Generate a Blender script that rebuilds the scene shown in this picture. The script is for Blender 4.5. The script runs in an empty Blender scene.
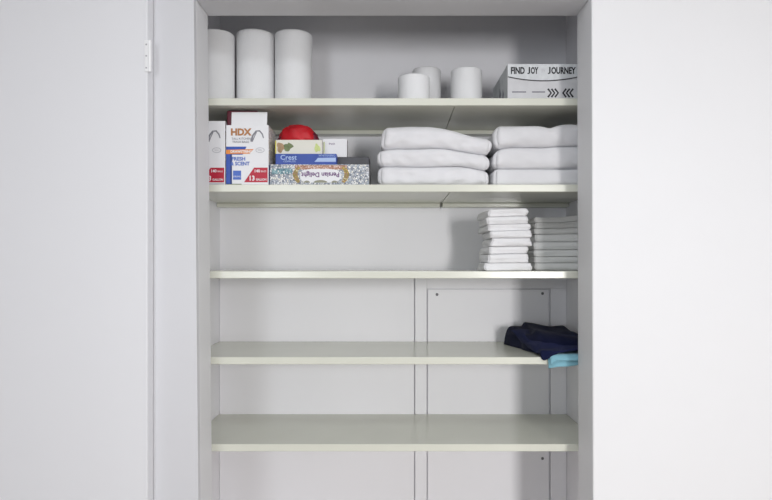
import bpy, bmesh, math, random
from mathutils import Vector, Matrix, noise

S = bpy.context.scene
COL = S.collection
random.seed(4)

# ------------------------------------------------------------------ camera model
F, VX, VY, H = 612.0, 392.0, 264.0, 1.31


def X(px, y):
    return (px - VX) / F * y


def Z(py, y):
    return H - (py - VY) / F * y


# ------------------------------------------------------------------ materials
def mat(name, color, rough=0.6, bump=0.0, bscale=60.0, var=0.0, vscale=3.0, spec=0.5, sheen=0.0, detail=3.0):
    m = bpy.data.materials.new(name)
    m.use_nodes = True
    nt = m.node_tree
    b = nt.nodes['Principled BSDF']
    b.inputs['Base Color'].default_value = (*color, 1)
    b.inputs['Roughness'].default_value = rough
    b.inputs['Specular IOR Level'].default_value = spec
    if sheen:
        b.inputs['Sheen Weight'].default_value = sheen
    tc = nt.nodes.new('ShaderNodeTexCoord')
    if var:
        n = nt.nodes.new('ShaderNodeTexNoise')
        n.inputs['Scale'].default_value = vscale
        n.inputs['Detail'].default_value = 4
        nt.links.new(tc.outputs['Object'], n.inputs['Vector'])
        r = nt.nodes.new('ShaderNodeValToRGB')
        r.color_ramp.elements[0].position = 0.3
        r.color_ramp.elements[1].position = 0.7
        r.color_ramp.elements[0].color = (*[c * (1 - var) for c in color], 1)
        r.color_ramp.elements[1].color = (*[min(1, c * (1 + var)) for c in color], 1)
        nt.links.new(n.outputs['Fac'], r.inputs['Fac'])
        nt.links.new(r.outputs['Color'], b.inputs['Base Color'])
    if bump:
        n = nt.nodes.new('ShaderNodeTexNoise')
        n.inputs['Scale'].default_value = bscale
        n.inputs['Detail'].default_value = detail
        nt.links.new(tc.outputs['Object'], n.inputs['Vector'])
        bp = nt.nodes.new('ShaderNodeBump')
        bp.inputs['Strength'].default_value = bump
        bp.inputs['Distance'].default_value = 0.002
        nt.links.new(n.outputs['Fac'], bp.inputs['Height'])
        nt.links.new(bp.outputs['Normal'], b.inputs['Normal'])
    return m


def mosaic(name, stops, scale, dark):
    """small ornamental print: warped cells with outlines"""
    m = bpy.data.materials.new(name)
    m.use_nodes = True
    nt = m.node_tree
    b = nt.nodes['Principled BSDF']
    b.inputs['Roughness'].default_value = 0.4
    tc = nt.nodes.new('ShaderNodeTexCoord')
    v = nt.nodes.new('ShaderNodeTexVoronoi')
    v.inputs['Scale'].default_value = scale
    e = nt.nodes.new('ShaderNodeTexVoronoi')
    e.feature = 'DISTANCE_TO_EDGE'
    e.inputs['Scale'].default_value = scale
    nt.links.new(tc.outputs['Object'], v.inputs['Vector'])
    nt.links.new(tc.outputs['Object'], e.inputs['Vector'])
    sp = nt.nodes.new('ShaderNodeSeparateColor')
    nt.links.new(v.outputs['Color'], sp.inputs['Color'])
    r = nt.nodes.new('ShaderNodeValToRGB')
    r.color_ramp.interpolation = 'CONSTANT'
    while len(r.color_ramp.elements) < len(stops):
        r.color_ramp.elements.new(0.5)
    for i, c in enumerate(stops):
        r.color_ramp.elements[i].position = i / len(stops)
        r.color_ramp.elements[i].color = (*c, 1)
    nt.links.new(sp.outputs['Red'], r.inputs['Fac'])
    lt = nt.nodes.new('ShaderNodeMath')
    lt.operation = 'LESS_THAN'
    lt.inputs[1].default_value = 0.09
    nt.links.new(e.outputs['Distance'], lt.inputs[0])
    mx = nt.nodes.new('ShaderNodeMix')
    mx.data_type = 'RGBA'
    nt.links.new(lt.outputs[0], mx.inputs[0])
    nt.links.new(r.outputs['Color'], mx.inputs[6])
    mx.inputs[7].default_value = (*dark, 1)
    nt.links.new(mx.outputs[2], b.inputs['Base Color'])
    return m


def srgb(h):
    h = h.lstrip('#')
    o = []
    for i in (0, 2, 4):
        c = int(h[i:i + 2], 16) / 255
        o.append(c / 12.92 if c <= 0.04045 else ((c + 0.055) / 1.055) ** 2.4)
    return tuple(o)


M = {}
M['wall'] = mat('wall_paint', (0.80, 0.80, 0.815), 0.55, 0.04, 220, 0.012, 1.5, 0.3)
M['closet'] = mat('closet_paint', (0.875, 0.87, 0.90), 0.5, 0.05, 160, 0.012, 2.0, 0.3)
M['door'] = mat('door_paint', (0.79, 0.79, 0.815), 0.45, 0.02, 150, 0.008, 1.2, 0.3)
M['trim'] = mat('trim_paint', (0.68, 0.68, 0.705), 0.4, 0.02, 120, 0.01, 2, 0.4)
M['shelf'] = mat('cream_gloss_paint', (0.69, 0.695, 0.61), 0.22, 0.04, 25, 0.03, 4, 0.5)
M['ceiling'] = mat('ceiling_paint', (0.8, 0.8, 0.8), 0.8)
M['room'] = mat('room_paint', (0.78, 0.78, 0.79), 0.8)
M['floor'] = mat('floor_oak', (0.44, 0.38, 0.33), 0.45, 0.1, 30, 0.2, 6)
M['towel'] = mat('white_terry', (0.84, 0.835, 0.86), 0.95, 0.9, 900, 0.02, 20, 0.1, 0.3)
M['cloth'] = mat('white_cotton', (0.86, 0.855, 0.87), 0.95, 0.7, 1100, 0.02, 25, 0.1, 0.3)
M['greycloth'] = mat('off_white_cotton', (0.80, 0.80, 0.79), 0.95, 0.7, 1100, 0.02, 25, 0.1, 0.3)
M['paper'] = mat('paper_roll', (0.86, 0.86, 0.87), 0.9, 0.5, 500, 0.01, 30, 0.1)
M['cardboard'] = mat('core_board', (0.45, 0.33, 0.22), 0.9)
M['white_card'] = mat('white_card', (0.80, 0.80, 0.82), 0.45, 0.03, 60)
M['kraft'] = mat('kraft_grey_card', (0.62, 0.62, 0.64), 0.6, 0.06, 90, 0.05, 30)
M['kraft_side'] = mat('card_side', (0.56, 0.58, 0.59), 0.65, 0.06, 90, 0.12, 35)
M['kraft_band'] = mat('card_band', (0.66, 0.68, 0.70), 0.6, 0.05, 90, 0.08, 60)
M['ink'] = mat('black_ink', (0.02, 0.02, 0.025), 0.6)
M['greyink'] = mat('grey_ink', (0.22, 0.22, 0.25), 0.6)
M['lightink'] = mat('light_grey_ink', (0.55, 0.55, 0.58), 0.6)
M['purpleink'] = mat('purple_ink', (0.16, 0.07, 0.20), 0.6)
M['brownink'] = mat('orange_brown_ink', srgb('#b07848'), 0.5)
M['orange'] = mat('orange_ink', srgb('#e08838'), 0.45, 0, 0, 0.1, 60)
M['blue'] = mat('blue_ink', srgb('#2a4fa8'), 0.45, 0, 0, 0.12, 40)
M['midblue'] = mat('mid_blue_ink', srgb('#4a6cc0'), 0.45)
M['navyprint'] = mat('dark_blue_ink', srgb('#16306f'), 0.45)
M['paleblue'] = mat('pale_blue_ink', srgb('#a9bfe6'), 0.45)
M['red'] = mat('red_ink', srgb('#b81f38'), 0.45, 0, 0, 0.05, 60)
M['whiteink'] = mat('white_ink', (0.86, 0.86, 0.88), 0.5)
M['bluebox'] = mat('glossy_blue_card', srgb('#26479f'), 0.3, 0, 0, 0.12, 25)
M['darkcard'] = mat('charcoal_card', (0.055, 0.055, 0.065), 0.5, 0.05, 60, 0.2, 25)
M['cream'] = mat('cream_card', (0.72, 0.71, 0.64), 0.5, 0.03, 60)
M['leaf'] = mat('leaf_green_ink', srgb('#6c7a50'), 0.5, 0, 0, 0.3, 70)
M['sagegrey'] = mat('grey_green_ink', srgb('#8f8f7c'), 0.5)
M['tan'] = mat('tan_ink', srgb('#a88a68'), 0.5, 0, 0, 0.35, 80)
M['lime'] = mat('pale_lime_ink', srgb('#c3cf86'), 0.5, 0, 0, 0.15, 70)
M['yellow'] = mat('yellow_ink', srgb('#cfc23a'), 0.5)
M['redcloth'] = mat('red_sheet', srgb('#b81522'), 0.5, 0.5, 60, 0.2, 18, 0.4)
M['maroon'] = mat('dark_red_sheet', srgb('#5d1028'), 0.5, 0.3, 60, 0.2, 25)
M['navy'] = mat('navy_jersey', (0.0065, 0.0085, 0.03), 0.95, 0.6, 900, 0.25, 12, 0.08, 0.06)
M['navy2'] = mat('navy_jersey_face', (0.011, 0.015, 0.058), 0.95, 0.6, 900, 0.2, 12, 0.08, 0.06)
M['teal'] = mat('aqua_cotton', srgb('#86b9c9'), 0.95, 0.6, 900, 0.08, 20, 0.1, 0.2)
M['metal'] = mat('white_painted_metal', (0.86, 0.86, 0.87), 0.3, 0, 0, 0, 0, 0.5)
M['screw'] = mat('dull_screw', (0.16, 0.16, 0.17), 0.4)
M['screwlight'] = mat('painted_screw', (0.45, 0.45, 0.47), 0.4)
M['mosaic'] = mosaic('ornament_print', [srgb('#eceae6'), srgb('#9aa6b2'), srgb('#dcdee2'), srgb('#6d7480'),
                                        srgb('#f4f2ee'), srgb('#b4bcc6'), srgb('#e2dfd6')], 190, srgb('#8a8e98'))
M['gold'] = mosaic('gold_ornament_print', [srgb('#a98f3f'), srgb('#d9cfa8'), srgb('#8a7a3c'), srgb('#c2a24a'),
                                           srgb('#a07458')], 230, srgb('#8e7c48'))
M['tealprint'] = mosaic('teal_ornament_print', [srgb('#9fc0c6'), srgb('#5d8796'), srgb('#dfe6e6'), srgb('#76a6b2')],
                        220, srgb('#4a6a74'))
M['rose'] = mosaic('rose_ornament_print', [srgb('#d8b8a8'), srgb('#b98c7c'), srgb('#e6d4cc'), srgb('#9c6a50')], 260,
                   srgb('#a5785f'))
M['sidep'] = mosaic('bag_box_side_print', [srgb('#ebe9e9'), srgb('#c9c7c9'), srgb('#d9cfc2'), srgb('#f2f0f0')], 90,
                    srgb('#b4b1b4'))


# ------------------------------------------------------------------ object helpers
def link(name, bm, m, parent=None, origin=None, smooth=False):
    """bm is in world space; with a parent the mesh is stored relative to it"""
    o0 = Vector((0, 0, 0))
    if parent is not None:
        p = parent
        while p is not None:
            o0 += p.location
            p = p.parent
    if origin is not None:
        org = Vector(origin)
        bmesh.ops.translate(bm, verts=bm.verts, vec=-org)
    else:
        org = o0.copy()
        bmesh.ops.translate(bm, verts=bm.verts, vec=-o0)
    me = bpy.data.meshes.new(name)
    bmesh.ops.recalc_face_normals(bm, faces=bm.faces)
    if smooth:
        for f in bm.faces:
            f.smooth = True
    bm.to_mesh(me)
    bm.free()
    for mm in (m if isinstance(m, (list, tuple)) else [m]):
        me.materials.append(mm)
    o = bpy.data.objects.new(name, me)
    COL.objects.link(o)
    if parent is not None:
        o.parent = parent
        o.location = org - o0
    else:
        o.location = org
    return o


def tag(o, label=None, cat=None, group=None, kind=None):
    if label:
        o['label'] = label
    if cat:
        o['category'] = cat
    if group:
        o['group'] = group
    if kind:
        o['kind'] = kind
    return o


def thing(name, loc, label, cat, group=None):
    o = bpy.data.objects.new(name, None)
    o.empty_display_size = 0.02
    COL.objects.link(o)
    o.location = loc
    return tag(o, label, cat, group)


def box_into(bm, x0, x1, y0, y1, z0, z1, bev=0.0, seg=2):
    b = bmesh.new()
    bmesh.ops.create_cube(b, size=1)
    for v in b.verts:
        v.co = Vector(((x0 + x1) / 2 + v.co.x * (x1 - x0), (y0 + y1) / 2 + v.co.y * (y1 - y0),
                       (z0 + z1) / 2 + v.co.z * (z1 - z0)))
    if bev:
        bmesh.ops.bevel(b, geom=list(b.edges), offset=bev, segments=seg, profile=0.5, affect='EDGES')
    t = bpy.data.meshes.new('t')
    b.to_mesh(t)
    b.free()
    bm.from_mesh(t)
    bpy.data.meshes.remove(t)
    return bm


def box(x0, x1, y0, y1, z0, z1, bev=0.0, seg=2):
    return box_into(bmesh.new(), x0, x1, y0, y1, z0, z1, bev, seg)


def prism(poly, y0, y1):
    """polygon in X-Z extruded along Y"""
    bm = bmesh.new()
    a = [bm.verts.new((p[0], y0, p[1])) for p in poly]
    b = [bm.verts.new((p[0], y1, p[1])) for p in poly]
    bm.faces.new(a)
    bm.faces.new(b)
    n = len(poly)
    for i in range(n):
        bm.faces.new((a[i], a[(i + 1) % n], b[(i + 1) % n], b[i]))
    return bm


def lathe(profile, cx, cy, z0, seg=48):
    bm = bmesh.new()
    rings = []
    for r, z in profile:
        rings.append([bm.verts.new((cx + r * math.cos(2 * math.pi * k / seg), cy + r * math.sin(2 * math.pi * k / seg), z0 + z))
                      for k in range(seg)])
    n = len(rings)
    for i in range(n):
        a, b = rings[i], rings[(i + 1) % n]
        for k in range(seg):
            bm.faces.new((a[k], a[(k + 1) % seg], b[(k + 1) % seg], b[k]))
    return bm


def text_bm(s, size, cx, cz, y, sx=1.0, flip=False, bold=0.0, to_bm=None):
    """raised lettering facing -Y, centred at (cx, cz) on a face at depth y"""
    c = bpy.data.curves.new('t', 'FONT')
    c.body = s
    c.size = size
    c.align_x = 'CENTER'
    c.align_y = 'CENTER'
    c.extrude = 0.0002
    c.offset = bold
    c.resolution_u = 3
    o = bpy.data.objects.new('t', c)
    COL.objects.link(o)
    dg = bpy.context.evaluated_depsgraph_get()
    me = bpy.data.meshes.new_from_object(o.evaluated_get(dg))
    bpy.data.objects.remove(o)
    bpy.data.curves.remove(c)
    bm = to_bm or bmesh.new()
    k0 = len(bm.verts)
    bm.from_mesh(me)
    bpy.data.meshes.remove(me)
    bm.verts.ensure_lookup_table()
    sgn = -1 if flip else 1
    for v in list(bm.verts)[k0:]:
        x, yy, zz = v.co
        v.co = Vector((cx + sgn * x * sx, y - 0.0004 - zz, cz + sgn * yy))
    return bm


def fit_text(s, x0, x1, z0, z1, y, bold=0.0, to_bm=None):
    """lettering stretched to fill a rectangle of the face"""
    t = text_bm(s, 0.03, 0, 0, y, 1.0, bold=bold)
    xs = [v.co.x for v in t.verts]
    zs_ = [v.co.z for v in t.verts]
    ax, bx, az, bz = min(xs), max(xs), min(zs_), max(zs_)
    for v in t.verts:
        v.co.x = x0 + (v.co.x - ax) / (bx - ax) * (x1 - x0)
        v.co.z = z0 + (v.co.z - az) / (bz - az) * (z1 - z0)
    if to_bm is None:
        return t
    me = bpy.data.meshes.new('t')
    t.to_mesh(me)
    t.free()
    to_bm.from_mesh(me)
    bpy.data.meshes.remove(me)
    return to_bm


def curve_strip(pts, w, y0, y1):
    """ribbon along a polyline in X-Z with width w (value or list), thickness y0..y1"""
    bm = bmesh.new()
    n = len(pts)
    rows = []
    for i in range(n):
        a = Vector(pts[max(0, i - 1)])
        b = Vector(pts[min(n - 1, i + 1)])
        d = (b - a).normalized()
        nn = Vector((-d.y, d.x)) * ((w[i] if isinstance(w, (list, tuple)) else w) / 2)
        p = Vector(pts[i])
        rows.append([bm.verts.new((p.x + nn.x, y0, p.y + nn.y)), bm.verts.new((p.x - nn.x, y0, p.y - nn.y)),
                     bm.verts.new((p.x - nn.x, y1, p.y - nn.y)), bm.verts.new((p.x + nn.x, y1, p.y + nn.y))])
    for i in range(n - 1):
        for k in range(4):
            bm.faces.new((rows[i][k], rows[i][(k + 1) % 4], rows[i + 1][(k + 1) % 4], rows[i + 1][k]))
    bm.faces.new(rows[0])
    bm.faces.new(rows[-1])
    return bm


# ------------------------------------------------------------------ key distances
YF, YB = 1.80, 2.174              # shelf fronts, closet back wall
YJ = 1.78                         # back of the opening's jambs
XL, XR = -0.611, 0.618            # closet side walls
YWL, YWR = 1.672, 1.648           # room face of the wall beside the opening
ZH = 2.031                        # opening head
CEIL = 2.44
RX0, RX1, RY0 = -2.3, 2.3, -2.2   # room extents

# ------------------------------------------------------------------ setting
def struct(name, bm, m, parent=None, smooth=False):
    o = link(name, bm, m, parent, smooth=smooth)
    if parent is None:
        o['kind'] = 'structure'
    return o


struct('floor', box(RX0, RX1, RY0, YB, -0.05, 0.0), M['floor'])
struct('ceiling', box(RX0, RX1, RY0, YB, CEIL, CEIL + 0.05), M['ceiling'])
struct('wall_back', box(XL - 0.06, XR + 0.06, YB, YB + 0.06, 0, CEIL), M['closet'])
struct('wall_left', box(XL - 0.06, XL, YJ, YB, 0, CEIL), M['closet'])
struct('wall_right', box(XR, XR + 0.06, YJ, YB, 0, CEIL), M['closet'])

# the wall around the opening: two piers and the header, jambs a touch out of plumb
JL = lambda z: -0.5235 - 0.0115 * (z - 0.77) / 1.26
JR = lambda z: 0.5412 - 0.0040 * (z - 0.75) / 1.3
def pier(jf, x_far, yw):
    return prism([(x_far, 0), (jf(0), 0), (jf(CEIL), CEIL), (x_far, CEIL)], yw, YJ)
def bev_vertical(bm, x_far, off):
    es = [e for e in bm.edges if abs(e.verts[0].co.y - e.verts[1].co.y) < 1e-6 and abs(e.verts[0].co.z - e.verts[1].co.z) > 1
          and abs(e.verts[0].co.x - x_far) > 0.2]
    bmesh.ops.bevel(bm, geom=es, offset=off, segments=3, profile=0.5, affect='EDGES')
    return bm
struct('wall_front_left', bev_vertical(pier(JL, RX0, YWL), RX0, 0.004), M['wall'])
struct('wall_front_right', bev_vertical(pier(JR, RX1, YWR), RX1, 0.004), M['wall'])
struct('wall_header', box(JL(ZH), JR(ZH), YWL - 0.004, YJ, ZH, CEIL, 0.003), M['trim'])
# the room behind the camera
struct('wall_room_left', box(RX0 - 0.06, RX0, RY0, YJ, 0, CEIL), M['room'])
struct('wall_room_right', box(RX1, RX1 + 0.06, RY0, YJ, 0, CEIL), M['room'])
WX0, WX1, WZ0, WZ1 = 1.0, 1.84, 0.8, 1.95
bm = box(RX0, WX0, RY0 - 0.1, RY0, 0, CEIL)
box_into(bm, WX1, RX1, RY0 - 0.1, RY0, 0, CEIL)
box_into(bm, WX0, WX1, RY0 - 0.1, RY0, 0, WZ0)
box_into(bm, WX0, WX1, RY0 - 0.1, RY0, WZ1, CEIL)
struct('wall_rear', bm, M['room'])
bm = bmesh.new()
for a in ((WX0, WX0 + .05, WZ0, WZ1), (WX1 - .05, WX1, WZ0, WZ1), (WX0, WX1, WZ0, WZ0 + .05), (WX0, WX1, WZ1 - .05, WZ1),
          (WX0, WX1, (WZ0 + WZ1) / 2 - .02, (WZ0 + WZ1) / 2 + .02)):
    box_into(bm, a[0], a[1], RY0 - 0.07, RY0 - 0.03, a[2], a[3], 0.004)
struct('assumed_window', bm, M['trim'])  # assumed window, unseen; placed by the direction of the right jamb's shadow

bm = bmesh.new()
for a in ((-1.42, -1.36, .88, 2.02), (-.44, -.38, .88, 2.02), (-1.42, -.38, .88, .94), (-1.42, -.38, 1.96, 2.02)):
    box_into(bm, a[0], a[1], RY0, RY0 + 0.018, a[2], a[3], 0.004)
struct('added_left_window_frame', bm, M['trim'])  # added frame round the assumed left light; solid wall behind, no opening
bm = bmesh.new()
for a in ((-.21, -.15, .74, 2.06), (.75, .81, .74, 2.06), (-.21, .81, .74, .80), (-.21, .81, 2.0, 2.06)):
    box_into(bm, RX1 - 0.018, RX1, a[0], a[1], a[2], a[3], 0.004)
struct('added_window_frame', bm, M['trim'])  # added frame around the right-hand fill light; the wall behind is solid

# flat casing between the open door and the opening
bm = bmesh.new()
z0, z1 = 0.0, CEIL
poly = [(-0.645, z0), (JL(z0) - 0.0006, z0), (JL(z1) - 0.0006, z1), (-0.645, z1)]
struct('trim_1', bev_vertical(prism(poly, YWL - 0.0185, YWL + 0.002), -0.645, 0.004), M['trim'])

# open door lying back against the wall, with its hinge
xd = X(147.5, 1.612)
d = link('door_1', box(xd - 0.81, xd, 1.612, 1.652, 0.012, 2.10, 0.0025), M['door'])
d['kind'] = 'structure'
hz0, hz1 = Z(71.5, 1.61), Z(40, 1.61)
hl = link('hinge', box(xd - 0.0075, xd + 0.0012, 1.6102, 1.6124, hz0, hz1, 0.0006), M['metal'], d)
bm = lathe([(0.0001, 0), (0.0048, 0), (0.0048, hz1 - hz0), (0.0001, hz1 - hz0)], xd + 0.0048, 1.6135, hz0, 20)
link('hinge_barrel', bm, M['metal'], hl, smooth=False)
for f in (0.12, 0.5, 0.86):
    bm = bmesh.new()
    bmesh.ops.create_uvsphere(bm, u_segments=12, v_segments=8, radius=0.0024)
    for v in bm.verts:
        v.co = Vector((xd - 0.0026 + v.co.x, 1.6102 + v.co.y * 0.4, hz0 + f * (hz1 - hz0) + v.co.z))
    link('screw', bm, M['screwlight'], hl, smooth=True)

# strip and screwed access panel on the back wall
zt = H - (278 - VY) / F * YB
xs0, xs1 = X(414.4, YB), X(427, YB)
struct('trim_2', box(xs0 + 0.0022, xs1 - 0.0025, YB - 0.012, YB, 0.0, 1.2665, 0.0012), M['closet'])
struct('trim_5', box(XL + 0.001, xs0 - 0.0014, YB - 0.012, YB, 0.0, 1.2665, 0.0012), M['closet'])
yp = YB - 0.012
ztop = Z(289.5, yp)
struct('trim_3', box(xs1 - 0.0025, XR - 0.001, YB - 0.012, YB, ztop + 0.004, 1.2665, 0.0012), M['closet'])
struct('trim_4', box(X(550.6, yp), XR - 0.001, YB - 0.012, YB, 0.0, ztop + 0.004, 0.0012), M['closet'])
ap = thing('access_panel', (X(488, yp), YB - 0.012, 0.0),
           'white rectangular access panel screwed to the back wall behind the lower shelves', 'access panel')
link('panel', box(xs1 + 0.0022, X(548.9, yp), YB - 0.012, YB - 0.0005, 0.0, ztop, 0.0008), M['closet'], ap)
for px, py in ((437, 294.5), (542.5, 293.5), (542.5, 458.5)):
    bm = bmesh.new()
    bmesh.ops.create_uvsphere(bm, u_segments=14, v_segments=8, radius=0.0052)
    for v in bm.verts:
        v.co = Vector((X(px, yp) + v.co.x, YB - 0.012 + v.co.y * 0.35, Z(py, yp) + v.co.z))
    link('screw', bm, M['screw'], ap, smooth=True)

# ------------------------------------------------------------------ shelves
TOPS = [1.798, 1.5440, 1.2890, 1.0360, 0.7800]
TH = 0.0215
SL = ['topmost cream painted closet shelf, under the paper towel rolls',
      'cream painted closet shelf under the boxes and thick bath towels',
      'middle cream painted closet shelf, under the two neat stacks of thin cloths',
      'cream painted closet shelf under the navy garment and aqua cloth',
      'lowest cream painted closet shelf, bare, with a glossy top']
for i, zt in enumerate(TOPS):
    t = thing('shelf', (0, YF, zt - TH), SL[i], 'shelf', 'closet shelves')
    e = 0.0005
    if i < 2:
        xj = 0.186 if i == 0 else 0.172
        link('front_edge', box(XL + e, XR - e, YF, YF + 0.018, zt - TH, zt, 0.0018), M['shelf'], t)
        link('board', box(XL + e, xj - 0.0008, YF + 0.018, YB - e, zt - TH, zt, 0.0018), M['shelf'], t)
        link('board', box(xj + 0.0008, XR - e, YF + 0.018, YB - e, zt - TH, zt, 0.0018), M['shelf'], t)
        zb = zt - TH
        link('cleat', box(XL + e, xj - 0.004, YB - 0.042, YB - e, zb - 0.014, zb - 0.0002, 0.002), M['shelf'], t)
        link('cleat', box(xj + 0.004, XR - e, YB - 0.042, YB - e, zb - 0.014, zb - 0.0002, 0.002), M['shelf'], t)
    else:
        link('board', box(XL + e, XR - e, YF, YB - 0.0125, zt - TH, zt, 0.0018), M['shelf'], t)

Z1, Z2, Z3, Z4, Z5 = TOPS

# ------------------------------------------------------------------ paper rolls on the top shelf
def roll(name, cx, cy, r, h, label, group, core=0.02, fillet=0.005):
    prof = [(core, 0.0)]
    for k in range(5):
        a = math.pi / 2 * k / 4
        prof.append((r - 0.003 + 0.003 * math.sin(a), 0.003 - 0.003 * math.cos(a)))
    for k in range(6):
        a = math.pi / 2 * k / 5
        prof.append((r - fillet + fillet * math.cos(a), h - fillet + fillet * math.sin(a)))
    prof.append((core, h))
    bm = lathe(prof, cx, cy, Z1 + 0.0003, 64)
    for v in bm.verts:      # soft paper is never quite round
        q = noise.noise(Vector((v.co.x * 14, v.co.y * 14, v.co.z * 7)) + Vector((cx * 31, 0, 0)))
        dx, dy = v.co.x - cx, v.co.y - cy
        k = 1 + 0.022 * q * (1 if math.hypot(dx, dy) > core * 1.2 else 0)
        v.co.x, v.co.y = cx + dx * k, cy + dy * k
    t = thing(name, (cx, cy, Z1), label, 'paper roll', group)
    link('paper', bm, M['paper'], t, smooth=True)
    link('core', lathe([(core - 0.0015, 0.001), (core - 0.0002, 0.001), (core - 0.0002, h - 0.001), (core - 0.0015, h - 0.001)],
                       cx, cy, Z1 + 0.0003, 32), M['cardboard'], t, smooth=False)


g = 'tall paper towel rolls'
roll('paper_towel_roll', -0.5540, 1.940, 0.0535, 0.238, 'tall white paper towel roll half hidden by the left jamb', g)
roll('paper_towel_roll', -0.4425, 1.985, 0.0612, 0.2535, 'tall white paper towel roll, middle one of the three', g)
roll('paper_towel_roll', -0.3185, 1.98, 0.0592, 0.2515, 'tall white paper towel roll farthest from the left jamb', g)
g = 'short paper rolls'
roll('toilet_roll', X(414, 1.93), 1.93, 0.0500, 0.099, 'lowest short white roll, in front of a taller one', g)
roll('toilet_roll', X(426.5, 2.04), 2.04, 0.0470, 0.157, 'short white roll partly hidden behind the lowest roll', g)
roll('toilet_roll', X(466.5, 1.965), 1.965, 0.0500, 0.131, 'short white roll standing nearest the grey printed box', g)

# ------------------------------------------------------------------ grey shipping box on the top shelf
yb = 1.83
x0, x1 = X(507.5, yb), 0.604
zt = Z(64, yb)
t = thing('cardboard_box', ((x0 + x1) / 2, yb, Z1), 'grey cardboard box lettered FIND JOY IN JOURNEY on the top shelf', 'box')
bm = box(x0, x1, yb, 2.088, Z1 + 0.0003, zt, 0.0012)
bm.faces.ensure_lookup_table()
bmesh.ops.recalc_face_normals(bm, faces=bm.faces)
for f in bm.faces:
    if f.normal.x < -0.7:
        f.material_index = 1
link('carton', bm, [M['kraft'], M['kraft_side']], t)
# lid flap with a bowed lower edge
def XB(px): return X(px, yb)
def ZB(py): return Z(py, yb)
low = []
for k in range(17):
    u = k / 16
    px = 507.8 + u * (XB and 76.0)
    py = 76.3 + 4.6 * (1 - (2 * min(u, 1.0) - 0.93) ** 2)
    low.append((X(px, yb), Z(py, yb)))
low = [p for p in low if p[0] < x1 - 0.001]
poly = [(x0 + 0.0003, zt - 0.0006), (low[-1][0], zt - 0.0006)] + list(reversed(low))
flap = link('lid_flap', prism(poly, yb - 0.0016, yb + 0.0004), M['kraft_band'], t)
link('flap_edge', curve_strip(low, 0.0026, yb - 0.0022, yb - 0.0012), M['ink'], flap)
zl0, zl1 = ZB(74.2), ZB(67.2)
yl = yb - 0.0016
link('lettering', fit_text('FIND', XB(510.8), XB(524.6), zl0, zl1, yl, 0.0012), M['ink'], flap)
bm = fit_text('J', XB(527.2), XB(530.0), zl0, zl1, yl, 0.0008)
fit_text('OY', XB(530.7), XB(538.2), zl0, zl1, yl, 0.0012, bm)
link('lettering', bm, M['ink'], flap)
bm = fit_text('J', XB(547.6), XB(550.4), zl0, zl1, yl, 0.0008)
fit_text('OURNEY', XB(551.1), XB(575.6), zl0, zl1, yl, 0.0012, bm)
link('lettering', bm, M['ink'], flap)
link('small_lettering', text_bm('IN', 0.012, XB(543.2), ZB(70.6), yb - 0.0016, 0.9), M['lightink'], flap)
def chevron(cx, cz, s, w, hgt):
    return curve_strip([(cx - s * w, cz + hgt), (cx + s * w, cz), (cx - s * w, cz - hgt)], 0.005, yb - 0.001, yb + 0.0003)
for sgn, pxs in ((1, (549.5, 553, 556.5)), (-1, (564.5, 568, 571.5))):
    for px in pxs:
        link('chevron_mark', chevron(XB(px), ZB(93), sgn, 0.0048, 0.0125), M['ink'], t)
for a, b, py in ((512, 526, 92), (532, 545, 92)):
    link('printed_line', box(XB(a), XB(b), yb - 0.0006, yb + 0.0002, ZB(py + 0.6), ZB(py - 0.6)), M['greyink'], t)
# leaf shapes printed on the side
for yy, zz, s in ((1.90, 0.035, 0.014), (1.955, 0.05, 0.016), (2.01, 0.03, 0.014)):
    bm = bmesh.new()
    vs = [bm.verts.new((x0 - 0.0005, yy + s * 1.3 * dy, Z1 + zz + s * dz)) for dy, dz in ((0, -1.7), (0.8, -0.2), (0.3, 1.5), (-0.7, 0.2))]
    vb = [bm.verts.new((x0 + 0.0002, v.co.y, v.co.z)) for v in vs]
    bm.faces.new(vs)
    for k in range(4):
        bm.faces.new((vs[k], vs[(k + 1) % 4], vb[(k + 1) % 4], vb[k]))
    link('side_mark', bm, M['greyink'], t)

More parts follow.
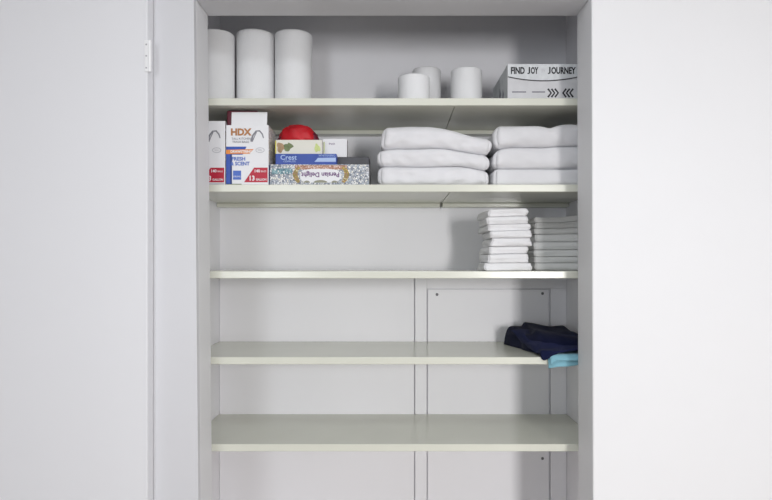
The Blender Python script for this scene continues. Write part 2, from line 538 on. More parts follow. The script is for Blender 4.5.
# ------------------------------------------------------------------ boxes on the second shelf
def bag_box(x0, x1, h, yf, depth, label, print_left):
    """white bag carton; print laid out from the right edge, 334 px per metre at the face"""
    t = thing('bag_box', ((x0 + x1) / 2, yf, Z2), label, 'box', 'white bag boxes')
    z0, z1 = Z2 + 0.0003, Z2 + h
    bm = box(x0, x1, yf, yf + depth, z0, z1, 0.0012)
    bmesh.ops.recalc_face_normals(bm, faces=bm.faces)
    for f in bm.faces:
        if f.normal.x > 0.7:
            f.material_index = 1
    link('carton', bm, [M['white_card'], M['sidep']], t)
    k = yf / F
    def xx(dpx): return x1 - dpx * k            # px left of the right edge
    def zz(upx): return z0 + upx * k            # px above the base
    a, b = yf - 0.0008, yf + 0.0003
    # red corner panel
    bm = prism([(max(xx(24.5), x0 + .001), zz(3.4)), (xx(1), zz(3.4)), (xx(1), zz(18)), (max(xx(14.5), x0 + .001), zz(18))], a, b)
    rp = link('red_panel', bm, M['red'], t)
    bm = text_bm('13', 0.0200, xx(16.8), zz(7.2), a, 0.95, bold=0.0005)
    text_bm('140', 0.0120, xx(11.5), zz(14.5), a, 1.0, bold=0.0003, to_bm=bm)
    text_bm('BAGS', 0.0075, xx(4.9), zz(14.2), a, 0.9, to_bm=bm)
    text_bm('GALLON', 0.0085, xx(7.3), zz(6.0), a, 0.95, bold=0.0002, to_bm=bm)
    link('panel_lettering', bm, M['whiteink'], rp)
    # drawstring drawing
    pts = [(xx(17.3), zz(44)), (xx(15.8), zz(50)), (xx(12.5), zz(54.5)), (xx(9.0), zz(54.8)), (xx(6.3), zz(51.5)), (xx(5.0), zz(47.5))]
    link('drawstring_drawing', curve_strip(pts, [0.0062, 0.005, 0.004, 0.004, 0.004, 0.0026], a, b), M['greyink'], t)
    pts = [(xx(16.2), zz(44)), (xx(14.0), zz(49.5)), (xx(12.0), zz(53.5))]
    link('drawstring_drawing', curve_strip(pts, 0.0022, a, b), M['greyink'], t)
    pts = [(xx(8.5) + 4.2 * k * math.cos(q), zz(35.5) + 2.4 * k * math.sin(q)) for q in [2 * math.pi * i / 20 for i in range(21)]]
    link('oval_badge', curve_strip(pts, 0.0022, a, b), M['lightink'], t)
    link('badge_lettering', text_bm('SEAL', 0.007, xx(8.5), zz(35.5), a, 0.9), M['lightink'], t)
    if print_left:
        link('brand_lettering', text_bm('HDX', 0.0275, xx(27.8), zz(53.2), a, 1.0, bold=0.0013), M['brownink'], t)
        bm = text_bm('TALL KITCHEN', 0.0088, xx(27.2), zz(46.8), a, 0.98)
        text_bm('TRASH BAGS', 0.0088, xx(28.0), zz(43.6), a, 0.98, to_bm=bm)
        link('grey_lettering', bm, M['greyink'], t)
        link('blue_edge', box(x0 + 0.0006, xx(37.0), a, b, zz(1.5), zz(39)), M['blue'], t)
        link('dark_blue_edge', box(xx(38.2), xx(36.6), a - 0.0001, b, zz(1.5), zz(34)), M['navyprint'], t)
        bm = prism([(xx(37.0), zz(31)), (xx(26), zz(31)), (xx(22), zz(39)), (xx(37.0), zz(39))], a, b)
        link('blue_band', bm, M['blue'], t)
        bm = prism([(x0 + 0.0006, zz(31.5)), (xx(19), zz(32.0)), (xx(15.0), zz(36.5)), (x0 + 0.0006, zz(35.8))], a - 0.0003, b)
        ob = link('orange_band', bm, M['orange'], t)
        link('band_lettering', text_bm('DRAWSTRING', 0.0105, xx(27.2), zz(33.9), a - 0.0003, 0.95, bold=0.0003), M['whiteink'], ob)
        bm = text_bm('FRESH', 0.0150, xx(30.0), zz(26.6), a, 1.0, bold=0.0004)
        text_bm('& SCENT', 0.0150, xx(28.4), zz(21.8), a, 0.95, bold=0.0004, to_bm=bm)
        link('blue_lettering', bm, M['midblue'], t)
        bq = link('blue_square', box(xx(35.5), xx(27.5), a, b, zz(6), zz(15)), M['midblue'], t)
        link('square_lettering', text_bm('STRONG', 0.0062, xx(31.5), zz(9), a, 0.9), M['whiteink'], bq)
        link('green_strip', box(x0 + 0.002, xx(27), a, b, zz(0.4), zz(1.8)), M['leaf'], t)
        # the opened top flap standing up at the front, leaning back a little
        bm = box(xx(37.5), xx(1.8), yf + 0.002, yf + 0.0035, z1 - 0.001, z1 + 0.0405, 0.0005)
        for v in bm.verts:
            v.co.y += (v.co.z - z1) * 0.12
        link('raised_flap', bm, M['white_card'], t)
        # dark blue foot of the side
        link('side_band', box(x1 - 0.0002, x1 + 0.0006, yf + 0.001, yf + depth - 0.002, z0 + 0.001, zz(21)), M['navyprint'], t)
    else:
        link('grey_strip', box(x0 + 0.002, xx(1), a, b, zz(0.4), zz(2.6)), M['lightink'], t)
    return t


bag_box(X(226, 1.83), X(268.6, 1.83), 0.1815, 1.83, 0.108, 'white bag box with raised top flap and orange and blue print', True)
bag_box(XL + 0.002, X(225.2, 1.832), 0.1945, 1.832, 0.108, 'white bag box cut off by the left jamb, red panel at its foot', False)
# dark red packet behind the raised flap
zb = Z2 + 0.1815
link_o = link('packet', box(-0.497, -0.405, 1.842, 1.872, zb + 0.0004, zb + 0.0465, 0.004, 3), M['maroon'], origin=(-0.45, 1.855, zb))
tag(link_o, 'small dark red packet behind the raised flap of the bag box', 'packet')

# ornamental sweet box (upside down)
yf = 1.84
x0, x1 = X(269.8, yf), X(369, yf)
zt = Z2 + 0.0655
t = thing('sweet_box', ((x0 + x1) / 2, yf, Z2), 'long ornamental box with upside-down lettering lying on the second shelf', 'box')
link('carton', box(x0, x1, yf, yf + 0.17, Z2 + 0.0003, zt, 0.001), M['mosaic'], t)
k = yf / F
def sx(px): return X(px, yf)
def sz(py): return Z(py, yf)
a, b = yf - 0.0006, yf + 0.0002
def rect(name, p0, p1, q0, q1, m, par=None, lift=0.0):
    return link(name, box(sx(p0), sx(p1), a - lift, b, sz(q1), sz(q0)), m, par or t)
rect('teal_patch', 272, 292, 168.5, 174, M['tealprint'])
rect('rose_band', 295, 347, 165.2, 169.5, M['rose'])
for s, c in ((1, 298), (-1, 344)):
    pts = [(sx(c + s * 1.5), sz(167)), (sx(c - s * 1.5), sz(170)), (sx(c - s * 3), sz(174)), (sx(c - s * 2), sz(178)), (sx(c + s * 1), sz(182.5))]
    link('gold_ornament', curve_strip(pts, [0.009, 0.012, 0.015, 0.014, 0.009], a - 0.0002, b), M['gold'], t)
pts = []
for i in range(24):
    q = 2 * math.pi * i / 24
    pts.append((sx(320.5) + 20.5 * k * math.copysign(abs(math.cos(q)) ** 0.6, math.cos(q)),
                sz(175.8) + 7.0 * k * math.copysign(abs(math.sin(q)) ** 0.7, math.sin(q))))
wp = link('white_cartouche', prism(pts, a - 0.0005, b), M['white_card'], t)
link('lettering', text_bm('Persian Delight', 0.0195, sx(320.5), sz(174.6), a - 0.0005, 0.96, flip=True, bold=0.0005), M['purpleink'], wp)
for px, w in ((307, 3.0), (320.5, 7), (334.5, 3.0)):
    pts = [(sx(px) + w * k * math.cos(q), sz(182.6) + (2.6 if w > 5 else 2.0) * k * math.sin(q)) for q in [math.pi * i / 8 for i in range(9)]]
    link('dome_drawing', prism(pts, a - 0.0008, b), M['sagegrey'], wp)

# blue toothpaste-size box, dark slab, cream box, white box, red bundle
zb = zt
x0, x1 = X(275.5, 1.846), X(336.5, 1.846)
t = thing('blue_box', ((x0 + x1) / 2, 1.846, zb), 'slim glossy blue box with white lettering on top of the ornamental box', 'box')
link('carton', box(x0, x1, 1.846, 1.886, zb + 0.0003, zb + 0.033, 0.001), M['bluebox'], t)
y_ = 1.846
link('lettering', text_bm('Crest', 0.0205, X(288.5, y_), Z(157.6, y_), y_, 1.05, bold=0.0003), M['paleblue'], t)
link('small_lettering', text_bm('COMPLETE', 0.0075, X(289.5, y_), Z(161.5, y_), y_, 1.0), M['paleblue'], t)
link('pale_band', prism([(X(314.5, y_), Z(161.8, y_)), (X(335.8, y_), Z(161.8, y_)), (X(335.8, y_), Z(157.6, y_)), (X(318, y_), Z(157.9, y_))], y_ - 0.0006, y_ + 0.0002), M['paleblue'], t)
link('fine_lettering', text_bm('WHITENING', 0.009, X(327, y_), Z(155.7, y_), y_, 1.0), M['paleblue'], t)

o = link('dark_slab_box', box(-0.335, X(369, 1.89), 1.8885, 1.995, zb + 0.0003, zb + 0.031, 0.0012), M['darkcard'], origin=(-0.2, 1.89, zb))
tag(o, 'flat charcoal box lying behind the slim blue box', 'box')

zc = zb + 0.0333
y_ = 1.852
x0, x1 = X(275.5, y_), X(322, y_)
t = thing('cream_box', ((x0 + x1) / 2, y_, zc), 'cream box with printed leaves and pale green fruit under the red bundle', 'box')
zt = Z(139.8, y_)
link('carton', box(x0, x1, y_, 1.93, zc, zt, 0.001), M['cream'], t)
a, b = y_ - 0.0006, y_ + 0.0002
def blob(name, px, py, rx, ry, m, rot=0.0, lift=0.0, seed=0):
    pts = []
    for i in range(20):
        q = 2 * math.pi * i / 20
        r = 1 + 0.18 * math.sin(3 * q + seed) + 0.08 * math.sin(5 * q + 2 * seed)
        u, v = rx * r * math.cos(q), ry * r * math.sin(q)
        u, v = u * math.cos(rot) - v * math.sin(rot), u * math.sin(rot) + v * math.cos(rot)
        pts.append((X(px + u, y_), Z(py - v, y_)))
    return link(name, prism(pts, a - lift, b), m, t)
blob('fruit_drawing', 280.6, 147.5, 3.8, 5.0, M['tan'], 0, 0, 1)
blob('leaf_drawing', 288, 147.2, 4.6, 3.6, M['leaf'], 0.5, 0.0002, 2)
blob('leaf_drawing', 290.3, 145.5, 3.0, 2.1, M['leaf'], -0.6, 0.0003, 0)
blob('lime_drawing', 317.3, 148.2, 2.9, 4.0, M['lime'], 0.2, 0, 3)
link('yellow_edge', box(x0 - 0.0006, x0 + 0.0022, y_ - 0.0007, 1.928, zc + 0.001, zt - 0.003), M['yellow'], t)
zcream = zt

y_ = 1.902
x0, x1 = X(322.8, y_), X(347, y_)
zw = zb + 0.0312
t = thing('white_box', ((x0 + x1) / 2, y_, zw), 'small plain white box on the flat charcoal box', 'box')
link('carton', box(x0, x1, y_, y_ + 0.05, zw + 0.0003, Z(138.6, y_), 0.001), M['white_card'], t)
link('lettering', text_bm('fresh', 0.0095, X(332, y_), Z(143.8, y_), y_, 1.0), M['purpleink'], t)
link('green_print', box(X(323.6, y_), X(324.6, y_), y_ - 0.0005, y_ + 0.0002, Z(153, y_), Z(142, y_)), M['lime'], t)

# crumpled red bundle
y_ = 1.89
cx = X(297.5, y_)
t = thing('red_bundle', (cx, y_, zcream), 'crumpled bright red bundle with dark gathered ends on top of the cream box', 'bundle')
bm = bmesh.new()
bmesh.ops.create_uvsphere(bm, u_segments=48, v_segments=32, radius=1)
top = Z(125.2, y_) - zcream
for v in bm.verts:
    p = v.co.copy()
    n = noise.noise(p * 2.2 + Vector((3, 1, 0))) * 0.10 + noise.noise(p * 5 + Vector((1, 7, 2))) * 0.05
    cre = 0.06 * math.sin(7 * math.atan2(p.y, p.x) + 3 * p.z)
    s = 1 + n + cre * (1 - abs(p.z))
    zz = max(0.0, p.z)
    v.co = Vector((cx + p.x * s * 0.052 * (1 + 0.12 * (1 - zz)), y_ + p.y * s * 0.030, zcream + 0.0004 + (zz ** 0.62) * top * (1 + n * 0.6)))
link('red_sheet', bm, M['redcloth'], t, smooth=True)
for s in (-1, 1):
    bm = bmesh.new()
    bmesh.ops.create_uvsphere(bm, u_segments=24, v_segments=16, radius=1)
    for v in bm.verts:
        p = v.co.copy()
        n = 1 + 0.22 * noise.noise(p * 3 + Vector((s * 4, 0, 5)))
        hgt = (0.040 if s > 0 else 0.024)
        zz = max(0, p.z)
        lean = (1 - zz) * 0.012 * s
        v.co = Vector((cx + s * 0.043 + lean + p.x * 0.013 * n, y_ + 0.008 + p.y * 0.022 * n, zcream + 0.0004 + zz * hgt * n))
    link('gathered_end', bm, M['maroon'], t, smooth=True)['label'] = 'dark red gathered end'


# ------------------------------------------------------------------ folded textiles
def smooth01(t):
    t = max(0.0, min(1.0, t))
    return t * t * (3 - 2 * t)


def cloth_slab(x0, x1, y0, y1, zlo, zhi, layers=1, groove=0.25, rnd=0.5, seed=0, nx=36, ny=22, nz=12, wob=0.004,
               yaw=0.0, front=1.0, wrinkle=0.0012, cr=0.012):
    """folded cloth: rounded slab whose bottom and top follow the functions zlo(x, y), zhi(x, y)"""
    bm = bmesh.new()
    bmesh.ops.create_cube(bm, size=2)
    bm.free()
    bm = bmesh.new()
    W, D = (x1 - x0) / 2, (y1 - y0) / 2
    cx, cy = (x0 + x1) / 2, (y0 + y1) / 2
    hm = zhi(cx, cy) - zlo(cx, cy)
    rr = min(hm * rnd, 0.03)
    grid = {}

    def vert(i, j, k):
        key = (i, j, k)
        if key in grid:
            return grid[key]
        u, v, w = 2 * i / nx - 1, 2 * j / ny - 1, 2 * k / nz - 1
        # cosine spacing gathers vertices towards the rounded edges
        u = math.sin(u * math.pi / 2)
        v = math.sin(v * math.pi / 2)
        w = math.sin(w * math.pi / 2)
        hh = hm / 2
        p = Vector((u * W, v * D, w * hh))
        ins = Vector((max(-(W - rr), min(W - rr, p.x)), max(-(D - rr), min(D - rr, p.y)), max(-(hh - rr), min(hh - rr, p.z))))
        dlt = p - ins
        if dlt.length > 1e-9:
            m = max(abs(dlt.x), abs(dlt.y), abs(dlt.z))
            dlt = dlt.normalized() * m
        p = ins + dlt
        tt = (p.z / hh + 1) / 2
        # soft vertical corners
        ex, ey = max(0, abs(p.x) - (W - cr)), max(0, abs(p.y) - (D - cr))
        if ex > 0 and ey > 0:
            L = math.hypot(ex, ey)
            mm = max(ex, ey) / L
            p.x = math.copysign(W - cr + ex * mm, p.x)
            p.y = math.copysign(D - cr + ey * mm, p.y)
        # layers: the rim bulges once for each fold
        rim = max(smooth01((abs(p.x) - (W - rr * 1.2)) / (rr * 1.2)), front * smooth01((abs(p.y) - (D - rr * 1.2)) / (rr * 1.2)))
        if layers > 1:
            bul = abs(math.sin(math.pi * layers * tt)) ** 0.45 - 1
            off = groove * rr * bul * rim
            p.x += math.copysign(off, p.x) * (abs(p.x) > W - rr * 1.5)
            p.y += math.copysign(off, p.y) * (abs(p.y) > D - rr * 1.5) * front
        sd = Vector((seed * 7.31, seed * 3.17, seed * 1.93))
        nn = noise.noise_vector(Vector((p.x * 11, p.y * 11, tt * 1.6)) + sd)
        p.x += nn.x * wob
        p.y += nn.y * wob
        c, s = math.cos(yaw), math.sin(yaw)
        px, py = cx + p.x * c - p.y * s, cy + p.x * s + p.y * c
        lo, hi = zlo(px, py), zhi(px, py)
        z = lo + (hi - lo) * tt
        n2 = noise.noise(Vector((px * 38, py * 38, z * 55)) + sd)
        z += wrinkle * n2 * math.sin(math.pi * tt) ** 0.5 if 0 < tt < 1 else 0
        grid[key] = bm.verts.new((px, py + wrinkle * 1.4 * n2, z))
        return grid[key]

    def quad(a, b, c, d):
        try:
            bm.faces.new((a, b, c, d))
        except ValueError:
            pass
    for i in range(nx):
        for j in range(ny):
            for k in (0, nz):
                quad(vert(i, j, k), vert(i + 1, j, k), vert(i + 1, j + 1, k), vert(i, j + 1, k))
    for i in range(nx):
        for k in range(nz):
            for j in (0, ny):
                quad(vert(i, j, k), vert(i + 1, j, k), vert(i + 1, j, k + 1), vert(i, j, k + 1))
    for j in range(ny):
        for k in range(nz):
            for i in (0, nx):
                quad(vert(i, j, k), vert(i, j + 1, k), vert(i, j + 1, k + 1), vert(i, j, k + 1))
    return bm


def boundary(base, amp, seed, shape=None, freq=9.0):
    def f(x, y):
        z = base + amp * noise.noise(Vector((x * freq, y * freq * 0.6, seed * 5.7)))
        if shape:
            z += shape(x, y)
        return z
    return f


ORD = ['first', 'second', 'third', 'fourth', 'fifth', 'sixth', 'seventh', 'eighth']

# thick bath towels, left stack of three
yt = 1.832
zs = [Z2 + 0.0004, Z(166.2, yt), Z(148.0, yt), Z(126.4, yt)]
def dr(x, amt, c0=0.17, c1=0.305):
    return -amt * smooth01((x - c0) / (c1 - c0))
bnds = [boundary(zs[0], 0, 1),
        boundary(zs[1], 0.003, 2, lambda x, y: dr(x, 0.014, 0.2)),
        boundary(zs[2], 0.003, 3, lambda x, y: dr(x, 0.019, 0.12) - 0.006 * smooth01((0.02 - x) / 0.06)),
        boundary(zs[3], 0.004, 4, lambda x, y: dr(x, 0.034, 0.10) + 0.004 * math.exp(-((x - 0.13) / 0.08) ** 2))]
labs = ['thick white bath towel at the bottom of the wider stack', 'thick white bath towel in the middle of the wider stack',
        'thick white bath towel on top of the wider stack, drooping at its right end']
xr = [(377.6, 490), (377, 489.5), (380.5, 492.5)]
for i in range(3):
    lo = (lambda f: lambda x, y: f(x, y) + 0.0004)(bnds[i])
    bm = cloth_slab(X(xr[i][0], yt), X(xr[i][1], yt), yt - 0.002 * i, yt + 0.285, lo, bnds[i + 1], 1 if i < 2 else 1, 0.3, 0.40, seed=i + 1,
                    nx=56, ny=30, nz=16, wob=0.006, wrinkle=0.0032, cr=0.018)
    o = link('bath_towel', bm, M['towel'], origin=(0.125, yt + 0.14, zs[i]), smooth=True)
    tag(o, labs[i], 'towel', 'bath towels')

# thick bath towels beside the right closet wall
zs = [Z2 + 0.0004, Z(168.6, yt), Z(146.5, yt), Z(124.5, yt)]
bnds = [boundary(zs[0], 0, 1),
        boundary(zs[1], 0.0012, 12),
        boundary(zs[2], 0.003, 13, lambda x, y: -0.008 * smooth01((0.36 - x) / 0.06) + 0.003 * smooth01((x - 0.45) / 0.05)),
        boundary(zs[3], 0.003, 14, lambda x, y: 0.006 * math.exp(-((x - 0.535) / 0.035) ** 2) - 0.006 * math.exp(-((x - 0.475) / 0.018) ** 2))]
labs = ['flat smooth white towel at the bottom of the stack by the right closet wall',
        'thick white bath towel in the middle of the stack by the right closet wall',
        'thick white bath towel on top of the stack by the right closet wall']
xa = [0.3035, 0.3045, 0.308]
for i in range(3):
    lo = (lambda f: lambda x, y: f(x, y) + 0.0004)(bnds[i])
    bm = cloth_slab(xa[i], 0.609, yt + 0.002, yt + 0.285, lo, bnds[i + 1], 1, 0.3, 0.40 if i else 0.30, seed=i + 21, nx=52, ny=28, nz=16,
                    wob=0.006 if i else 0.002, wrinkle=0.0030 if i else 0.0008, cr=0.018)
    o = link('bath_towel', bm, M['towel'], origin=(0.455, yt + 0.14, zs[i]), smooth=True)
    tag(o, labs[i], 'towel', 'bath towels')

# thin washcloths, bright stack
yt = 1.83
pys = [269.7, 263, 254, 246.5, 238, 230.7, 224, 216.5, 208.6]
lefts = [485, 487.5, 489, 491.5, 491, 487.7, 487.2, 487.2]
rights = [532.3, 528.4, 528.0, 531.7, 532.3, 530.0, 528.7, 527.0]
zs = [Z3 + 0.0004] + [Z(p, yt) for p in pys[1:]]
bnds = [boundary(z, 0.0012 if i else 0, 30 + i, (lambda i: lambda x, y: 0.004 * smooth01((x - 0.28) / 0.13) * (i / 8) - 0.002 * (i / 8))(i), 14)
        for i, z in enumerate(zs)]
for i in range(8):
    lo = (lambda f: lambda x, y: f(x, y) + 0.0004)(bnds[i])
    n = 8 - i
    lab = ('thin white washcloth %s from the top of the bright narrow stack' % ORD[n - 1]) if n > 1 else \
        'topmost thin white washcloth of the bright narrow stack'
    if n == 8:
        lab = 'bottom thin white washcloth of the bright narrow stack, on the shelf'
    bm = cloth_slab(X(lefts[i], yt), X(rights[i], yt), yt + random.uniform(-0.004, 0.004), yt + 0.185 + random.uniform(-0.008, 0.008), lo, bnds[i + 1],
                    2, 0.28, 0.27, seed=40 + i, nx=30, ny=26, nz=16, wob=0.006, yaw=random.uniform(-0.03, 0.03), wrinkle=0.0014, cr=0.008)
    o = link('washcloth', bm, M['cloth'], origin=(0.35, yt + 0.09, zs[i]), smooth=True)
    tag(o, lab, 'washcloth', 'thin cloths on the middle shelf')

# hand towels in the shade beside the right wall
yt = 1.972
pys = [269.7, 263, 256.8, 249.8, 242, 234, 228, 222, 216.3]
zs = [Z3 + 0.0004] + [Z(p, yt) for p in pys[1:]]
bnds = [boundary(z, 0.001 if i else 0, 60 + i, (lambda i: lambda x, y: (0.006 * ((x - 0.5) / 0.08) ** 2 - 0.004) * (i / 8) ** 3)(i), 12)
        for i, z in enumerate(zs)]
for i in range(8):
    lo = (lambda f: lambda x, y: f(x, y) + 0.0004)(bnds[i])
    n = 8 - i
    lab = ('thin white hand towel %s from the top of the stack by the right wall' % ORD[n - 1]) if n > 1 else \
        'topmost thin white hand towel of the stack by the right wall'
    if n == 8:
        lab = 'bottom thin white hand towel of the stack by the right wall'
    bm = cloth_slab(0.458 + random.uniform(-0.003, 0.004), 0.607, yt + random.uniform(0.0, 0.005), yt + 0.19, lo, bnds[i + 1],
                    2, 0.25, 0.26, seed=80 + i, nx=30, ny=26, nz=16, wob=0.004, wrinkle=0.0012, cr=0.008)
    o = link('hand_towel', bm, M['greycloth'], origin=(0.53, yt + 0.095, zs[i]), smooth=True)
    tag(o, lab, 'hand towel', 'thin cloths on the middle shelf')

# ------------------------------------------------------------------ aqua cloth hanging over the shelf edge
def sheet(rows, thick, m, name, parent=None, origin=None):
    """rows: grid of points; thickened along the vertex normals"""
    bm = bmesh.new()
    n, k = len(rows), len(rows[0])
    P = [[Vector(p) for p in r] for r in rows]
    def nrm(i, j):
        a = P[min(n - 1, i + 1)][j] - P[max(0, i - 1)][j]
        b = P[i][min(k - 1, j + 1)] - P[i][max(0, j - 1)]
        return a.cross(b).normalized()
    A = [[bm.verts.new(P[i][j]) for j in range(k)] for i in range(n)]
    B = [[bm.verts.new(P[i][j] + nrm(i, j) * thick) for j in range(k)] for i in range(n)]
    for i in range(n - 1):
        for j in range(k - 1):
            bm.faces.new((A[i][j], A[i + 1][j], A[i + 1][j + 1], A[i][j + 1]))
            bm.faces.new((B[i][j], B[i + 1][j], B[i + 1][j + 1], B[i][j + 1]))
    for i in range(n - 1):
        for j in (0, k - 1):
            bm.faces.new((A[i][j], A[i + 1][j], B[i + 1][j], B[i][j]))
    for j in range(k - 1):
        for i in (0, n - 1):
            bm.faces.new((A[i][j], A[i][j + 1], B[i][j + 1], B[i][j]))
    return link(name, bm, m, parent, origin, smooth=True)


tq = thing('aqua_cloth', (0.53, YF, Z4), 'folded pale aqua cloth hanging over the shelf edge under the navy garment', 'cloth')
def drape(x0, x1, lift, hang_fn, gap, ystart=2.0, nx=22, ny=26):
    rows = []
    for i in range(nx + 1):
        x = x0 + (x1 - x0) * i / nx
        hang = hang_fn(x)
        R = 0.006 + gap
        flat = ystart - YF
        arc = math.pi / 2 * R
        tot = flat + arc + hang
        r = []
        for j in range(ny + 1):
            s = tot * (j / ny)
            # finer steps near the edge
            if s <= flat:
                p = (x, ystart - s, Z4 + lift)
            elif s <= flat + arc:
                a = (s - flat) / R
                p = (x, YF - R * math.sin(a), Z4 + lift - R * (1 - math.cos(a)))
            else:
                p = (x + 0.02 * (s - flat - arc), YF - R - 0.001, Z4 + lift - R - (s - flat - arc))
            wv = 0.0007 * math.sin(x * 170 + j * 0.4)
            r.append((p[0], p[1] - abs(wv), p[2] + (0 if s < flat else 0)))
        rows.append(r)
    return rows
xl = X(548.5, 1.79)
sheet(drape(xl, 0.606, 0.0005, lambda x: 0.022 + 0.003 * math.sin(x * 60) - 0.013 * smooth01((x - 0.50) / 0.06), 0.002, ny=60), 0.0035, M['teal'], 'lower_fold', tq)
sheet(drape(xl + 0.004, 0.604, 0.0100, lambda x: 0.0005 + 0.014 * smooth01((xl + 0.024 - x) / 0.022), 0.0105, ny=60), 0.0035, M['teal'], 'upper_fold', tq)

# ------------------------------------------------------------------ navy garment
def lerp(a, b, t):
    return a + (b - a) * t
def poly_at(pts, t):
    s = t * (len(pts) - 1)
    i = min(int(s), len(pts) - 2)
    return Vector(pts[i]).lerp(Vector(pts[i + 1]), s - i)
ng = thing('navy_garment', (0.5, 1.95, Z4), 'loosely folded navy garment heaped at the right end of the shelf', 'garment')
def heap(front, back, lowf, topf, nu, nv, seed, base=0.0):
    """front/back: XY polylines; topf(u, v) height above the shelf; returns closed mesh"""
    bm = bmesh.new()
    T, B = [], []
    for i in range(nu + 1):
        u = i / nu
        f, b = poly_at(front, u), poly_at(back, u)
        tr, br = [], []
        for j in range(nv + 1):
            v = j / nv
            p = f.lerp(b, v)
            e = min(u * 4.5, (1 - u) * 9), min(v, 1 - v) * 7
            edge = min(1.0, math.sqrt(max(0, min(1, e[0]) * (2 - min(1, e[0])))) * math.sqrt(max(0, min(1, e[1]) * (2 - min(1, e[1])))))
            lo = lowf(p.x, p.y)
            n = noise.noise(Vector((p.x * 16, p.y * 10, seed)))
            rid = math.sin(52 * (p.x * 0.5 + p.y * 0.9) + 2.5 * n + seed)
            h = topf(u, v)
            top = lo + 0.004 + h * edge * (1 + 0.10 * n) + 0.0032 * rid * edge
            tr.append(bm.verts.new((p.x + 0.004 * noise.noise(Vector((p.y * 20, u * 9, seed + 3))), p.y, top)))
            br.append(bm.verts.new((tr[-1].co.x, p.y, lo)))
        T.append(tr)
        B.append(br)
    for i in range(nu):
        for j in range(nv):
            bm.faces.new((T[i][j], T[i + 1][j], T[i + 1][j + 1], T[i][j + 1]))
            bm.faces.new((B[i][j], B[i + 1][j], B[i + 1][j + 1], B[i][j + 1]))
    for i in range(nu):
        for j in (0, nv):
            bm.faces.new((T[i][j], T[i + 1][j], B[i + 1][j], B[i][j]))
    for j in range(nv):
        for i in (0, nu):
            bm.faces.new((T[i][j], T[i][j + 1], B[i][j + 1], B[i][j]))
    return bm
def low_shelf(x, y):
    return Z4 + 0.0006 + 0.0155 * smooth01((x - 0.438) / 0.014)
# main folded mass: left edge runs diagonally from the back to the shelf front
front = [(0.393, 2.045), (0.412, 1.985), (0.425, 1.915), (0.455, 1.855), (0.50, 1.83), (0.55, 1.82), (0.604, 1.815)]
back = [(0.381, 2.085), (0.40, 2.105), (0.435, 2.11), (0.48, 2.115), (0.53, 2.12), (0.57, 2.12), (0.604, 2.12)]
bm = heap(front, back, low_shelf, lambda u, v: 0.050 + 0.010 * math.sin(math.pi * min(1, u * 1.3)) - 0.012 * u - 0.016 * (1 - v) + 0.004, 46, 40, 1.0)
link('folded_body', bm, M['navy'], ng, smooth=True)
# lighter face of cloth sliding forward over the shelf edge
rows = []
NU, NV = 40, 34
top_c = [(0.392, 2.02, 0.050), (0.42, 2.00, 0.056), (0.46, 1.985, 0.054), (0.51, 1.965, 0.050), (0.56, 1.95, 0.046), (0.603, 1.94, 0.044)]
mid_c = [(0.402, 1.97, 0.034), (0.425, 1.90, 0.036), (0.46, 1.87, 0.040), (0.505, 1.85, 0.041), (0.555, 1.84, 0.040), (0.603, 1.835, 0.039)]
bot_c = [(0.424, 1.955, 0.006), (0.428, 1.860, 0.004), (0.441, 1.788, -0.011), (0.474, 1.789, 0.006), (0.53, 1.794, 0.016), (0.603, 1.795, 0.016)]
def smoothpoly(pts, t):
    n = len(pts) - 1
    s = t * n
    i = min(int(s), n - 1)
    f = s - i
    p = [Vector(pts[max(0, min(n, i + q))]) for q in (-1, 0, 1, 2)]
    return 0.5 * ((2 * p[1]) + (p[2] - p[0]) * f + (2 * p[0] - 5 * p[1] + 4 * p[2] - p[3]) * f * f + (3 * p[1] - p[0] - 3 * p[2] + p[3]) * f ** 3)
for i in range(NU + 1):
    u = i / NU
    a, m_, b = smoothpoly(top_c, u), smoothpoly(mid_c, u), smoothpoly(bot_c, u)
    r = []
    for j in range(NV + 1):
        v = j / NV
        p = a * (1 - v) ** 2 + m_ * (2.0 * v * (1 - v)) + b * v * v
        n = noise.noise(Vector((u * 5, v * 3, 2.7)))
        rid = math.sin(9 * u + 6 * v + 2 * n)
        w = math.sin(math.pi * min(1, max(0, v))) ** 0.6
        yy_ = p.y - 0.003 * rid * w
        zz_ = 0.006 + p.z + 0.0035 * rid * w
        if yy_ > YF - 0.006:
            zz_ = max(zz_, 0.0055 + 0.0145 * smooth01((p.x - 0.426) / 0.018))
        r.append((p.x, yy_, Z4 + zz_))
    rows.append(r)
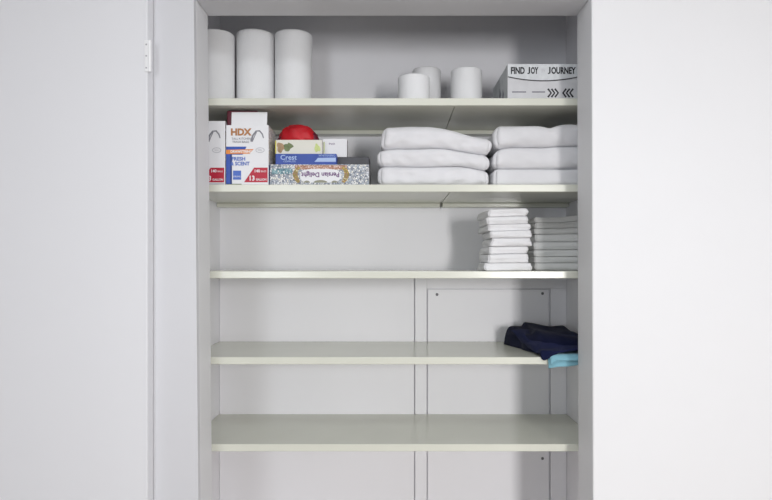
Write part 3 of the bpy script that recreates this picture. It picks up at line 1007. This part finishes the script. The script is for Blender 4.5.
sheet(rows, 0.004, M['navy2'], 'front_flap', ng)['label'] = 'slightly lighter navy flap'

# ------------------------------------------------------------------ light and camera
w = bpy.data.worlds.new('sky')
S.world = w
w.use_nodes = True
w.node_tree.nodes['Background'].inputs['Color'].default_value = (0.85, 0.92, 1.0, 1)
w.node_tree.nodes['Background'].inputs['Strength'].default_value = 1.0


def area(name, loc, target, sx_, sy_, power, color, spread=180):
    l = bpy.data.lights.new(name, 'AREA')
    l.shape = 'RECTANGLE'
    l.size, l.size_y = sx_, sy_
    l.energy = power
    l.color = color
    l.spread = math.radians(spread)
    o = bpy.data.objects.new(name, l)
    COL.objects.link(o)
    o.location = loc
    o.rotation_euler = (Vector(target) - Vector(loc)).to_track_quat('-Z', 'Y').to_euler()
    return o


area('assumed_window_daylight', (1.30, RY0 + 0.02, 1.38), (0.62, 1.7, 0.45), 0.34, 0.9, 23, (1.0, 0.98, 0.965), 105)  # assumed daylight from the right rear, read off the jamb's shadow
area('assumed_left_fill', (-0.9, RY0 + 0.02, 1.45), (-0.25, 1.7, 1.2), 1.0, 1.1, 18, (0.91, 0.955, 1.0), 120)  # assumed light from the left, added as fill before a solid wall
area('right_side_fill', (RX1 - 0.02, 0.3, 1.4), (0, 0.9, 1.3), 0.9, 1.2, 8.5, (0.97, 0.98, 1.0), 130)  # added fill to brighten the left jamb; no window known there
area('ceiling_fill', (0.0, 0.35, CEIL - 0.02), (0.0, 0.35, 0), 0.5, 0.5, 12, (0.90, 0.95, 1.0), 180)  # added overhead fill to lift the ambient light; no lamp known there

cam = bpy.data.cameras.new('camera')
cam.sensor_width = 36
cam.lens = 36 * F / 772
cam.shift_x = -(VX - 386) / 772
cam.shift_y = (VY - 250) / 772
cam.clip_start = 0.05
co = bpy.data.objects.new('camera', cam)
COL.objects.link(co)
co.location = (0, 0, H)
co.rotation_euler = (math.pi / 2, 0, 0)
S.camera = co

S.view_settings.view_transform = 'Standard'
S.view_settings.look = 'None'
S.view_settings.gamma = 1
S.view_settings.use_curve_mapping = False
S.view_settings.exposure = 0.0
